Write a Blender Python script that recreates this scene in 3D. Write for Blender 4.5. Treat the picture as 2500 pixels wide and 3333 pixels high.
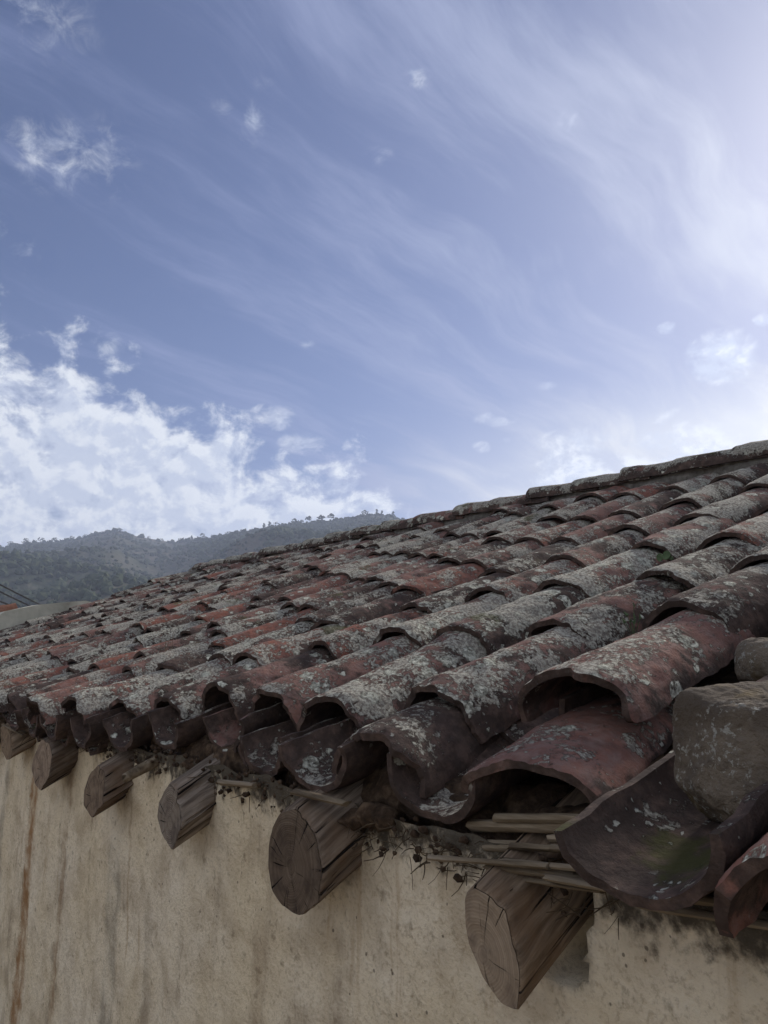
import bpy, math, random
import numpy as np
from mathutils import Vector, Matrix, Euler

# ------------------------------------------------------------------ camera, sky, sun, exposure
SC = bpy.context.scene
for ob in list(bpy.data.objects):
    bpy.data.objects.remove(ob)
COL = SC.collection
R = math.radians
PITCH, YAW, SLOPE = R(10.4), R(37.6), R(20.4)
EYE = 2.0                      # camera height; s runs along the eave, n into the house
K = 0.38                       # the plane of the tile crests passes this far under the eye
TS = math.tan(SLOPE)
cam = bpy.data.cameras.new('camera')
cam.sensor_fit = 'HORIZONTAL'; cam.sensor_width = 36.0; cam.lens = 36.0
cam.clip_start = 0.02; cam.clip_end = 5000
cam_o = bpy.data.objects.new('camera', cam); COL.objects.link(cam_o)
cam_o.location = (0, 0, EYE)
cam_o.rotation_euler = (R(90) + PITCH, 0, R(90) - YAW)
SC.camera = cam_o
HEAD = Vector((-math.cos(YAW), math.sin(YAW), 0)); RIGHT = Vector((HEAD.y, -HEAD.x, 0))
SUN_AZ, SUN_EL = 40.0, 30.0
sdir = (HEAD * math.cos(R(SUN_AZ)) + RIGHT * math.sin(R(SUN_AZ))) * math.cos(R(SUN_EL)) + Vector((0, 0, math.sin(R(SUN_EL))))
sun = bpy.data.lights.new('sun', 'SUN'); sun.energy = 4.6; sun.angle = R(14); sun.color = (1.0, .95, .88)
sun_o = bpy.data.objects.new('sun', sun); COL.objects.link(sun_o)
sun_o.rotation_euler = sdir.to_track_quat('Z', 'Y').to_euler()
SC.view_settings.view_transform = 'Standard'; SC.view_settings.look = 'None'
SC.view_settings.exposure = 0.18; SC.view_settings.gamma = 1.0
try: SC.view_settings.use_curve_mapping = False
except Exception: pass
SC.cycles.volume_bounces = 1; SC.cycles.max_bounces = 6; SC.cycles.volume_step_rate = 4


class NB:
    """small helper to write node trees"""
    def __init__(self, tree):
        self.t = tree; self.n = tree.nodes; self.l = tree.links; self.n.clear()
    def new(self, typ, **kw):
        nd = self.n.new(typ)
        for k, v in kw.items(): setattr(nd, k, v)
        return nd
    def put(self, sock, v):
        if v is None: return
        if isinstance(v, bpy.types.NodeSocket): self.l.new(v, sock)
        else:
            try: sock.default_value = v
            except Exception: sock.default_value = (*v, 1) if len(v) == 3 else v
    def m(self, op, a=0.0, b=0.0, c=None, clamp=False):
        nd = self.new('ShaderNodeMath', operation=op, use_clamp=clamp)
        self.put(nd.inputs[0], a); self.put(nd.inputs[1], b)
        if c is not None: self.put(nd.inputs[2], c)
        return nd.outputs[0]
    def v(self, op, a, b=None, scale=None):
        nd = self.new('ShaderNodeVectorMath', operation=op)
        self.put(nd.inputs[0], a)
        if b is not None: self.put(nd.inputs[1], b)
        if scale is not None: self.put(nd.inputs['Scale'], scale)
        return nd.outputs['Value'] if op in ('DOT_PRODUCT', 'LENGTH', 'DISTANCE') else nd.outputs[0]
    def comb(self, x=0, y=0, z=0):
        nd = self.new('ShaderNodeCombineXYZ')
        for i, q in enumerate((x, y, z)): self.put(nd.inputs[i], q)
        return nd.outputs[0]
    def sep(self, v):
        nd = self.new('ShaderNodeSeparateXYZ'); self.put(nd.inputs[0], v); return nd.outputs
    def noise(self, vec, scale=5, detail=4, rough=.55, dist=0.0, w=None, color=False):
        nd = self.new('ShaderNodeTexNoise')
        if w is not None:
            nd.noise_dimensions = '4D'; self.put(nd.inputs['W'], w)
        self.put(nd.inputs['Vector'], vec); self.put(nd.inputs['Scale'], scale); self.put(nd.inputs['Detail'], detail)
        self.put(nd.inputs['Roughness'], rough); self.put(nd.inputs['Distortion'], dist)
        return nd.outputs['Color'] if color else nd.outputs[0]
    def vor(self, vec, scale, feature='F1', rnd=1.0):
        nd = self.new('ShaderNodeTexVoronoi', feature=feature)
        self.put(nd.inputs['Vector'], vec); self.put(nd.inputs['Scale'], scale); self.put(nd.inputs['Randomness'], rnd)
        return nd
    def ss(self, x, a, b, lo=0.0, hi=1.0):
        nd = self.new('ShaderNodeMapRange', interpolation_type='SMOOTHSTEP')
        self.put(nd.inputs[0], x); self.put(nd.inputs[1], a); self.put(nd.inputs[2], b); self.put(nd.inputs[3], lo); self.put(nd.inputs[4], hi)
        return nd.outputs[0]
    def mix(self, f, a, b, blend='MIX'):
        nd = self.new('ShaderNodeMix', data_type='RGBA', blend_type=blend)
        self.put(nd.inputs[0], f); self.put(nd.inputs[6], a); self.put(nd.inputs[7], b)
        return nd.outputs[2]
    def ramp(self, f, stops):
        nd = self.new('ShaderNodeValToRGB'); e = nd.color_ramp.elements
        while len(e) < len(stops): e.new(.5)
        for el, (p, c) in zip(e, stops): el.position = p; el.color = (*c, 1)
        self.put(nd.inputs[0], f); return nd.outputs[0]
    def bump(self, h, strength=.5, dist=.01, normal=None):
        nd = self.new('ShaderNodeBump'); self.put(nd.inputs['Height'], h)
        nd.inputs['Strength'].default_value = strength; nd.inputs['Distance'].default_value = dist
        if normal is not None: self.put(nd.inputs['Normal'], normal)
        return nd.outputs[0]


def sky_world():
    w = bpy.data.worlds.new('World'); SC.world = w; w.use_nodes = True
    B = NB(w.node_tree)
    sky = B.new('ShaderNodeTexSky', sky_type='NISHITA')
    sky.sun_disc = False; sky.sun_elevation = R(SUN_EL); sky.sun_rotation = math.atan2(sdir.x, sdir.y)
    sky.air_density = 1.0; sky.dust_density = .6; sky.ozone_density = 1.3
    D = B.v('NORMALIZE', B.new('ShaderNodeTexCoord').outputs['Generated'])
    fw = B.v('DOT_PRODUCT', D, tuple(HEAD)); rt = B.v('DOT_PRODUCT', D, tuple(RIGHT)); z = B.sep(D)[2]
    az = B.m('MULTIPLY', B.m('ARCTAN2', rt, fw), 57.2958)
    el = B.m('MULTIPLY', B.m('ARCSINE', z), 57.2958)
    sd = B.m('MAXIMUM', B.v('DOT_PRODUCT', D, tuple(sdir)), 0.0)
    glow = B.m('ADD', B.m('MULTIPLY', B.m('POWER', sd, 6), .64), B.m('MULTIPLY', B.m('POWER', sd, 40), .35))
    # ---- high thin cirrus, drawn out in parallel bands on a flat layer overhead
    zc = B.m('ADD', B.m('MAXIMUM', z, 0.0), .12)
    pu, pv = B.m('DIVIDE', fw, zc), B.m('DIVIDE', rt, zc)
    ca, sa = math.cos(R(41)), math.sin(R(41))
    qa = B.m('ADD', B.m('MULTIPLY', pu, ca), B.m('MULTIPLY', pv, sa))
    qb = B.m('SUBTRACT', B.m('MULTIPLY', pv, ca), B.m('MULTIPLY', pu, sa))
    warp = B.noise(B.comb(pu, pv, 3.1), 1.3, 3, .5)
    qb2 = B.m('ADD', qb, B.m('MULTIPLY', B.m('SUBTRACT', warp, .5), .34))
    c1 = B.noise(B.comb(B.m('MULTIPLY', qa, .42), B.m('MULTIPLY', qb2, 1.7), .7), 2.7, 7, .6, .12)
    c2 = B.noise(B.comb(B.m('MULTIPLY', qa, .5), B.m('MULTIPLY', qb2, 2.6), 4.7), 4.4, 8, .62, .15)
    c3 = B.noise(B.comb(pu, pv, 8.4), .85, 3, .5)
    cir = B.m('ADD', B.m('MULTIPLY', c1, .66), B.m('ADD', B.m('MULTIPLY', c2, .26), B.m('MULTIPLY', c3, .24)))
    cir = B.ss(cir, .51, .75)
    veil = B.m('ADD', B.m('MULTIPLY', cir, .52), .02)
    veil = B.m('ADD', veil, B.m('MULTIPLY', glow, .5))
    lowr = B.m('MULTIPLY', B.m('MULTIPLY', B.ss(el, 21, 12.5), B.ss(az, -6, 16)), B.ss(c3, .3, .62, .55, 1.0))
    veil = B.m('ADD', veil, B.m('MULTIPLY', lowr, .36))
    veil = B.m('ADD', veil, B.m('MULTIPLY', B.ss(el, 27, 9, 0, .34), B.ss(az, -12, 20, .45, 1)), clamp=True)
    # ---- low bank of broken cumulus; unseen part behind camera raised to light the wall
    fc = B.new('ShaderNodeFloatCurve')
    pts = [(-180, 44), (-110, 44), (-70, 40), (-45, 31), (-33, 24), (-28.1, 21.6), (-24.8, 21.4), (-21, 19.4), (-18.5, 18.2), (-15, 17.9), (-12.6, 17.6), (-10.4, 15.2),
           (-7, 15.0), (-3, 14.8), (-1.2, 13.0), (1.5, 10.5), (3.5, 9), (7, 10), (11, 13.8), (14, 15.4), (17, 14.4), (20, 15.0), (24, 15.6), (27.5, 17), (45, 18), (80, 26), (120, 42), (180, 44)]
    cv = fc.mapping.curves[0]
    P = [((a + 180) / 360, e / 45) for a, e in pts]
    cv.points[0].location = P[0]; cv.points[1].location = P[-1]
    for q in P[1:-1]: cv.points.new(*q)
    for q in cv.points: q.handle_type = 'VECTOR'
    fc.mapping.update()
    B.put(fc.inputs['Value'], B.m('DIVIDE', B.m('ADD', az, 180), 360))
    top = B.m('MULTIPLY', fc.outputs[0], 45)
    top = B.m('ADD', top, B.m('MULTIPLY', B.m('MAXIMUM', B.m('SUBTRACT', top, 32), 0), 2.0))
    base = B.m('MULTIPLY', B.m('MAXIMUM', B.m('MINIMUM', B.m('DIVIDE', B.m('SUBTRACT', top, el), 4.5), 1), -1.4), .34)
    Ds = B.v('MULTIPLY', D, (1, 1, 1.35))
    def cn(off):
        v = B.v('ADD', Ds, off)
        a = B.noise(v, 19, 8, .6, .2)
        return a
    n0 = cn((0, 0, 0)); off = (RIGHT * .008 + Vector((0, 0, .016))); n1 = cn(tuple(off))
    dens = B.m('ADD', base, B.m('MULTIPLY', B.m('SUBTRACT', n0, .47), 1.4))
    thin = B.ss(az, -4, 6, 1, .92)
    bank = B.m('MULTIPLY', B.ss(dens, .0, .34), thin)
    # ---- small loose puffs
    puffs = [(-25.1, 32.6, 3.6, 2.0, .36), (-21.6, 33.2, 1.8, 2.4, .28), (-11.0, 36.8, 1.0, 1.2, .36), (-13.2, 37.4, .8, .6, .26), (-10.1, 39.2, .8, .6, .2), (-26.5, 26.2, 1.3, 1.0, .36),
             (-29, 27.5, 1.1, .9, .45), (-28.6, 40.2, 4, 3, .28), (2.8, 39.8, .9, .6, .34), (15, 36.4, .8, .7, .3), (-.4, 35.2, 1.0, .6, .3),
             (24.9, 20.0, 1.9, 1.5, 1.0), (21.4, 22.4, .6, .35, .7), (8.6, 17.1, 1.5, .45, .6), (12.5, 19.3, .8, .3, .35), (7.5, 15.0, .7, .45, .55), (9.4, 15.6, .6, .25, .5),
             (-8.5, 17.3, 1.5, .8, .9), (-20.9, 21.4, 1.0, .8, .4), (27.8, 22, .6, .4, .8), (-6.2, 15.4, 1.6, .7, .7), (20.3, 14.8, 1.8, .55, .6), (14.5, 15.2, 2.6, .8, .7), (-6, 22.6, .6, .3, .3)]
    pn = B.noise(Ds, 30, 7, .62, .5)
    mx = 0.0
    for a, e, ra, re, st in puffs:
        da = B.m('DIVIDE', B.m('SUBTRACT', az, a), ra / math.cos(R(e)) * 1.4); de = B.m('DIVIDE', B.m('SUBTRACT', el, e), re * 1.5)
        d2 = B.m('ADD', B.m('MULTIPLY', da, da), B.m('MULTIPLY', de, de))
        mx = B.m('MAXIMUM', mx, B.m('MULTIPLY', B.m('SUBTRACT', 1.0, d2), st))
    pd = B.m('MULTIPLY', B.m('ADD', B.m('MULTIPLY', B.m('MAXIMUM', mx, 0.0), .75), B.m('MULTIPLY', B.m('SUBTRACT', pn, .54), 2.0)), B.ss(mx, 0.0, .35))
    puff = B.ss(pd, -.05, .9)
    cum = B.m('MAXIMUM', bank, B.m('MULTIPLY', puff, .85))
    lit = B.ss(B.m('SUBTRACT', n0, n1), -.07, .10)
    edge = B.ss(dens, .75, .2)
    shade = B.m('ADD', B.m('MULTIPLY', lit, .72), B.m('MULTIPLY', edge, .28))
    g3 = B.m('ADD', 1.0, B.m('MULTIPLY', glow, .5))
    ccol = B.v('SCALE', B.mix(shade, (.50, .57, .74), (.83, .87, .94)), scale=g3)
    vcol = B.v('SCALE', B.mix(B.m('MINIMUM', B.m('ADD', glow, B.m('MULTIPLY', lowr, .8)), 1.0), (.37, .445, .76), (.90, .92, .94)), scale=B.m('ADD', B.m('ADD', .74, B.m('MULTIPLY', lowr, .16)), B.m('MULTIPLY', glow, .50)))
    st = .073
    skyc = B.v('MULTIPLY', sky.outputs[0], (st * .76, st * .79, st * 1.06))
    c = B.mix(veil, skyc, vcol)
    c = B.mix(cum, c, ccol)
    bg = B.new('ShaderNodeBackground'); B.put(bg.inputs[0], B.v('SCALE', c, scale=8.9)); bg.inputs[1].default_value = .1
    out = B.new('ShaderNodeOutputWorld'); B.l.new(bg.outputs[0], out.inputs[0])
    w.cycles.sampling_method = 'MANUAL'; w.cycles.sample_map_resolution = 512
sky_world()

# ------------------------------------------------------------------ numpy noise and mesh helpers
rng = random.Random(7)
def _hash(ix, iy, iz, seed):
    h = (ix * 374761393 + iy * 668265263 + iz * 2147483647 + seed * 974634777) & 0xFFFFFFFF
    h = ((h ^ (h >> 13)) * 1274126177) & 0xFFFFFFFF
    h = h ^ (h >> 16)
    return (h & 0xFFFF) / 32767.5 - 1.0
def vnoise(p, seed=0):
    p = np.asarray(p, float); i = np.floor(p).astype(np.int64); f = p - i; u = f * f * (3 - 2 * f)
    r = 0
    for dx in (0, 1):
        wx = u[:, 0] if dx else 1 - u[:, 0]
        for dy in (0, 1):
            wy = u[:, 1] if dy else 1 - u[:, 1]
            for dz in (0, 1):
                wz = u[:, 2] if dz else 1 - u[:, 2]
                r = r + wx * wy * wz * _hash(i[:, 0] + dx, i[:, 1] + dy, i[:, 2] + dz, seed)
    return r
def fbm(p, sc=1.0, oc=4, seed=0, gain=.5):
    p = np.asarray(p, float) * sc; a = 1.0; r = 0; t = 0
    for k in range(oc):
        r = r + a * vnoise(p * (2.03 ** k) + 17.3 * k, seed + k); t += a; a *= gain
    return r / t
def n1(x, seed): return float(vnoise(np.array([[x, 3.7, seed * 1.37]]), 5)[0])

def build(name, V, F, mat, parent=None, smooth=True, sharp=40):
    me = bpy.data.meshes.new(name); me.from_pydata([tuple(v) for v in V], [], [tuple(int(i) for i in f) for f in F]); me.validate(); me.update()
    if smooth:
        me.polygons.foreach_set('use_smooth', [True] * len(me.polygons))
        if sharp: me.set_sharp_from_angle(angle=R(sharp))
    if mat: me.materials.append(mat)
    return link(name, me, parent)
def link(name, me, parent=None):
    o = bpy.data.objects.new(name, me); COL.objects.link(o)
    if parent: o.parent = parent
    return o
def empty(name, loc=(0, 0, 0), parent=None):
    o = bpy.data.objects.new(name, None); COL.objects.link(o); o.location = loc; o.empty_display_size = .1
    if parent: o.parent = parent
    return o
def tag(o, label=None, cat=None, group=None, kind=None):
    for k, v in (('label', label), ('category', cat), ('group', group), ('kind', kind)):
        if v: o[k] = v
    return o
def P(s, n, z): return Vector((-s, n, EYE + z))
def crest(n): return -K + TS * n
def grid_faces(nu, nv, base=0, flip=False):
    F = []
    for v in range(nv - 1):
        for u in range(nu - 1):
            a = base + v * nu + u; q = (a, a + 1, a + nu + 1, a + nu)
            F.append(q[::-1] if flip else q)
    return F

# ------------------------------------------------------------------ materials
def mat(name):
    m = bpy.data.materials.new(name); m.use_nodes = True
    B = NB(m.node_tree); bs = B.new('ShaderNodeBsdfPrincipled'); o = B.new('ShaderNodeOutputMaterial'); B.l.new(bs.outputs[0], o.inputs[0])
    bs.inputs['Roughness'].default_value = .97
    try: bs.inputs['Specular IOR Level'].default_value = .08
    except Exception: pass
    return m, B, bs

def tile_material():
    m, B, bs = mat('lichened_clay')
    info = B.new('ShaderNodeObjectInfo'); rnd = info.outputs['Random']
    tc = B.new('ShaderNodeTexCoord').outputs['Object']
    p = B.v('ADD', tc, B.v('SCALE', (31.7, 17.3, 23.9), scale=rnd))
    r2 = B.m('FRACT', B.m('MULTIPLY', rnd, 7.31)); r3 = B.m('FRACT', B.m('MULTIPLY', rnd, 23.17)); r4 = B.m('FRACT', B.m('MULTIPLY', rnd, 51.7))
    nrm_ = B.sep(B.new('ShaderNodeNewGeometry').outputs['Normal']); nz = nrm_[2]; ny = nrm_[1]
    kb, kl, km = B.sep(info.outputs['Color'])
    big = B.noise(p, 5.5, 3, .5); mid = B.noise(p, 16, 7, .62, .3); fine = B.noise(p, 70, 6, .65)
    clay = B.mix(B.ss(B.m('ADD', big, B.m('MULTIPLY', B.m('SUBTRACT', r2, .5), .35)), .35, .65), (.175, .092, .074), (.225, .118, .09))
    clay = B.mix(B.ss(kb, .42, .2), clay, B.mix(big, (.20, .072, .052), (.27, .105, .065)))
    clay = B.mix(B.ss(mid, .45, .7), clay, (.13, .070, .056))
    clay = B.mix(B.ss(B.noise(p, 34, 6, .6), .52, .68, 0, .6), clay, (.09, .055, .045))
    clay = B.mix(B.ss(fine, .5, .75, 0, .45), clay, (.28, .13, .09))
    # black biofilm
    bio = B.m('ADD', B.m('MULTIPLY', big, .45), B.m('ADD', B.m('MULTIPLY', mid, .6), B.m('MULTIPLY', B.m('SUBTRACT', r3, .55), .20)))
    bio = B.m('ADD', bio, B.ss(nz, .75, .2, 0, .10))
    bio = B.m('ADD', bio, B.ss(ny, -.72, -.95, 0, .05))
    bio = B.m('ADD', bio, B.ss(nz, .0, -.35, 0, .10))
    bio = B.m('ADD', bio, B.m('MULTIPLY', B.m('SUBTRACT', kb, .5), .32))
    bio = B.m('ADD', bio, B.m('MULTIPLY', B.m('SUBTRACT', fine, .5), .22))
    biof = B.ss(bio, .468, .575, 0, .92)
    clay = B.mix(B.ss(B.noise(p, 42, 6, .7, w=5.5), .40, .68, 0, .65), clay, (.23, .165, .14))
    col = B.mix(biof, clay, B.mix(B.ss(B.noise(p, 27, 7, .7, w=2.2), .42, .66), B.mix(fine, (.018, .014, .012), (.070, .054, .045)), B.mix(fine, (.05, .036, .030), (.17, .115, .09))))
    # crusty grey lichen
    up = B.ss(nz, .05, .6)
    lsc = B.m('ADD', .72, B.m('MULTIPLY', r2, .7)); pl = B.v('SCALE', p, scale=lsc)
    l1 = B.noise(pl, 11, 4, .55, .3, w=1.7); l2 = B.noise(pl, 82, 7, .72, .5)
    lf = B.m('ADD', B.m('MULTIPLY', l1, .92), B.m('MULTIPLY', l2, .80))
    lf = B.m('ADD', lf, B.m('ADD', B.m('MULTIPLY', B.m('SUBTRACT', r4, .5), .07), B.m('MULTIPLY', B.m('SUBTRACT', kl, .5), .26)))
    lf = B.m('ADD', lf, B.m('MULTIPLY', B.m('SUBTRACT', up, 1), .22))
    lich = B.ss(lf, .85, .89)
    lcol = B.mix(B.ss(B.noise(p, 150, 4, .65), .40, .60), (.15, .13, .105), (.57, .555, .45))
    lcol = B.mix(B.ss(l1, .42, .6, 0, .42), lcol, B.mix(fine, (.19, .155, .13), (.40, .36, .30)))
    col = B.mix(B.m('MULTIPLY', lich, .92), col, lcol)
    # pale round rosettes
    pw = B.v('ADD', p, B.v('SCALE', B.v('SUBTRACT', B.noise(p, 60, 4, .6, color=True), (.5, .5, .5)), scale=.022))
    v1 = B.vor(pw, 24); vr = B.sep(B.v('MULTIPLY', v1.outputs['Color'], (1, 1, 1)))
    rad = B.m('MULTIPLY', B.m('MAXIMUM', B.m('SUBTRACT', B.m('ADD', vr[0], B.m('MULTIPLY', kl, .26)), .68), 0), 1.15)
    ro = B.m('MULTIPLY', B.ss(B.m('SUBTRACT', rad, v1.outputs['Distance']), -.01, .05), B.ss(nz, -.05, .3))
    ro = B.m('MULTIPLY', ro, B.ss(B.noise(p, 85, 5, .7), .36, .5))
    v2 = B.vor(pw, 75); vr2 = B.sep(v2.outputs['Color'])
    ro2 = B.m('MULTIPLY', B.ss(B.m('SUBTRACT', B.m('MULTIPLY', B.m('MAXIMUM', B.m('SUBTRACT', vr2[0], .66), 0), 1.1), v2.outputs['Distance']), -.02, .06), B.m('MULTIPLY', B.ss(nz, -.3, .2), B.ss(l1, .42, .56)))
    rcol = B.mix(B.ss(B.noise(p, 160, 4, .6), .3, .7), (.34, .33, .26), (.66, .645, .53))
    col = B.mix(ro, col, rcol); col = B.mix(B.m('MULTIPLY', ro2, .85), col, (.46, .45, .38))
    # a little moss
    mo = B.ss(B.m('ADD', B.noise(p, 7, 5, .6, w=9.1), B.m('ADD', B.ss(nz, .2, .95, -.06, .04), B.m('MULTIPLY', B.m('SUBTRACT', km, .5), .25))), .665, .74, 0, .7)
    col = B.mix(mo, col, (.06, .062, .018))
    B.put(bs.inputs['Base Color'], col)
    h = B.m('ADD', B.m('MULTIPLY', mid, .8), B.m('MULTIPLY', fine, .55))
    h = B.m('ADD', h, B.m('MULTIPLY', lich, B.m('ADD', .30, B.m('MULTIPLY', B.noise(p, 120, 5, .7), .9))))
    h = B.m('ADD', h, B.m('MULTIPLY', B.m('MAXIMUM', ro, ro2), .6))
    B.put(bs.inputs['Normal'], B.bump(h, 1.0, .008))
    return m

def wood_material(end=False):
    m, B, bs = mat('sawn_end_grain' if end else 'weathered_beam')
    info = B.new('ShaderNodeObjectInfo'); rnd = info.outputs['Random']; tint = info.outputs['Color']
    tc = B.new('ShaderNodeTexCoord').outputs['Object']
    off = B.v('SCALE', (13.7, 0, 9.3), scale=rnd)
    p = B.v('ADD', tc, off)
    if not end:
        st = B.v('MULTIPLY', B.v('ADD', p, B.v('SCALE', B.v('SUBTRACT', B.noise(p, 6, 3, .5, color=True), (.5, .5, .5)), scale=.03)), (1, .06, 1))
        a = B.noise(st, 90, 6, .62, .25); b = B.noise(st, 30, 4, .55, .4); c = B.noise(p, 14, 5, .6)
        crack = B.ss(B.noise(B.v('MULTIPLY', p, (1, .045, 1)), 62, 3, .55, .6), .41, .36)
        col = B.mix(B.ss(a, .3, .7), (.07, .056, .045), (.29, .245, .20))
        col = B.mix(B.ss(b, .4, .68, 0, .55), col, (.085, .062, .048))
        col = B.mix(B.ss(c, .42, .7, 0, .6), col, (.15, .10, .065))
        col = B.mix(crack, col, (.010, .008, .007))
        B.put(bs.inputs['Base Color'], B.mix(1.0, col, tint, 'MULTIPLY'))
        h = B.m('SUBTRACT', B.m('ADD', B.m('MULTIPLY', a, .7), B.m('MULTIPLY', b, .5)), B.m('MULTIPLY', crack, .8))
        B.put(bs.inputs['Normal'], B.bump(h, .8, .006))
    else:
        x, y, z = B.sep(tc)
        wob = B.m('MULTIPLY', B.m('SUBTRACT', B.noise(p, 16, 3, .5), .5), .016)
        px = B.m('ADD', x, B.m('MULTIPLY', B.m('SUBTRACT', rnd, .5), .03)); pz = B.m('ADD', z, .012)
        r = B.m('ADD', B.m('SQRT', B.m('ADD', B.m('MULTIPLY', px, px), B.m('MULTIPLY', pz, pz))), wob)
        ring = B.m('SINE', B.m('MULTIPLY', r, 1900)); ring = B.m('ADD', .5, B.m('MULTIPLY', B.m('SUBTRACT', B.ss(ring, -.9, .9), .5), info.outputs['Alpha']))
        ring2 = B.noise(B.comb(B.m('MULTIPLY', r, 120), rnd, 0), 1, 3, .6)
        ang = B.m('ARCTAN2', px, pz)
        rc = B.noise(B.comb(B.m('MULTIPLY', B.m('SINE', ang), 5), B.m('MULTIPLY', B.m('COSINE', ang), 5), B.m('MULTIPLY', r, 5)), 1.6, 5, .65, .15)
        crack = B.m('MULTIPLY', B.ss(rc, .375, .352), B.ss(r, .004, .03))
        dirt = B.noise(p, 22, 6, .65)
        col = B.mix(ring, (.135, .108, .083), (.225, .19, .152))
        col = B.mix(B.ss(ring2, .35, .65, 0, .55), col, (.085, .062, .048))
        col = B.mix(B.ss(dirt, .42, .68, 0, .65), col, (.055, .042, .036))
        col = B.mix(crack, col, (.010, .008, .007))
        B.put(bs.inputs['Base Color'], B.mix(1.0, col, tint, 'MULTIPLY'))
        h = B.m('SUBTRACT', B.m('ADD', B.m('MULTIPLY', ring, .18), B.m('MULTIPLY', dirt, .6)), crack)
        B.put(bs.inputs['Normal'], B.bump(h, .8, .005))
    return m

def plaster_material():
    m, B, bs = mat('lime_plaster')
    p = B.new('ShaderNodeTexCoord').outputs['Object']
    x, y, z = B.sep(p)
    a = B.noise(p, 2.6, 5, .55); b = B.noise(p, 34, 6, .62); c = B.noise(p, 130, 5, .65); d = B.noise(p, 9, 5, .6)
    col = B.mix(B.ss(a, .35, .65), (.68, .565, .385), (.74, .64, .48))
    col = B.mix(B.ss(d, .42, .68, 0, .5), col, (.36, .27, .17))
    col = B.mix(B.ss(c, .50, .68, 0, .5), col, (.36, .275, .18))
    col = B.mix(B.ss(b, .56, .72, 0, .6), col, (.20, .15, .095))
    # run-down streaks: thin vertical bands, fading along their own length
    sv = B.comb(x, 0, B.m('MULTIPLY', z, .05))
    s1 = B.noise(sv, 8.5, 6, .68); s2 = B.noise(B.v('ADD', sv, (7, 3, 1)), 22, 5, .65)
    col = B.mix(B.m('MULTIPLY', B.ss(s1, .53, .68), B.ss(d, .36, .62, .0, .55)), col, (.27, .21, .15))
    col = B.mix(B.m('MULTIPLY', B.ss(s2, .55, .70), B.ss(a, .38, .62, .0, .6)), col, (.38, .25, .13))
    wx = B.m('ADD', x, B.m('MULTIPLY', B.m('SUBTRACT', B.noise(B.comb(x, 0, B.m('MULTIPLY', z, .5)), 5, 5, .65), .5), .075))
    for cx, wd, colr, st, z0 in ((-3.04, .060, (.27, .135, .05), .9, 1.62), (-2.64, .025, (.26, .155, .075), .6, 1.66), (-2.18, .05, (.15, .14, .12), .5, 1.5), (-3.46, .04, (.17, .145, .115), .5, 1.66), (-1.93, .03, (.16, .12, .085), .35, 1.4), (-1.36, .03, (.24, .15, .08), .35, 1.5)):
        dd = B.m('DIVIDE', B.m('ABSOLUTE', B.m('SUBTRACT', wx, cx)), wd)
        f = B.m('MULTIPLY', B.ss(B.m('ADD', dd, B.m('MULTIPLY', B.m('SUBTRACT', b, .5), 1.6)), 1.25, .45), B.m('MULTIPLY', B.ss(B.m('ADD', z, B.m('MULTIPLY', b, .1)), z0 + .12, z0 - .06), B.ss(B.m('ADD', d, B.m('MULTIPLY', s2, .6)), .55, .95, .15, 1)))
        col = B.mix(B.m('MULTIPLY', f, st), col, colr)
    # black algae under the eave, in ragged patches
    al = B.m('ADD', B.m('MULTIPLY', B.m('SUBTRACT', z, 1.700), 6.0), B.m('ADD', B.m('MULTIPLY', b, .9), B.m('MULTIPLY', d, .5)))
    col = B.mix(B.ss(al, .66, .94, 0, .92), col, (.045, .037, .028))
    sp = B.vor(p, 60); spr = B.sep(sp.outputs['Color'])
    col = B.mix(B.m('MULTIPLY', B.ss(B.m('SUBTRACT', B.m('MULTIPLY', B.m('MAXIMUM', B.m('SUBTRACT', spr[1], .86), 0), 1.6), sp.outputs['Distance']), -.01, .06), .7), col, (.07, .052, .038))
    B.put(bs.inputs['Base Color'], col)
    h = B.m('ADD', B.m('MULTIPLY', b, 1.0), B.m('ADD', B.m('MULTIPLY', c, .55), B.m('MULTIPLY', d, .9)))
    B.put(bs.inputs['Normal'], B.bump(h, .9, .010))
    return m

def plain(name, stops, scale=20, detail=6, bump=.6, bdist=.006, stretch=None, rough=.92):
    m, B, bs = mat(name)
    p = B.new('ShaderNodeTexCoord').outputs['Object']
    p = B.v('ADD', p, B.v('SCALE', (11.3, 7.7, 5.1), scale=B.new('ShaderNodeObjectInfo').outputs['Random']))
    if stretch: p = B.v('MULTIPLY', p, stretch)
    a = B.noise(p, scale, detail, .62, .2)
    B.put(bs.inputs['Base Color'], B.ramp(a, stops)); B.put(bs.inputs['Normal'], B.bump(a, bump, bdist)); bs.inputs['Roughness'].default_value = rough
    return m

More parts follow.
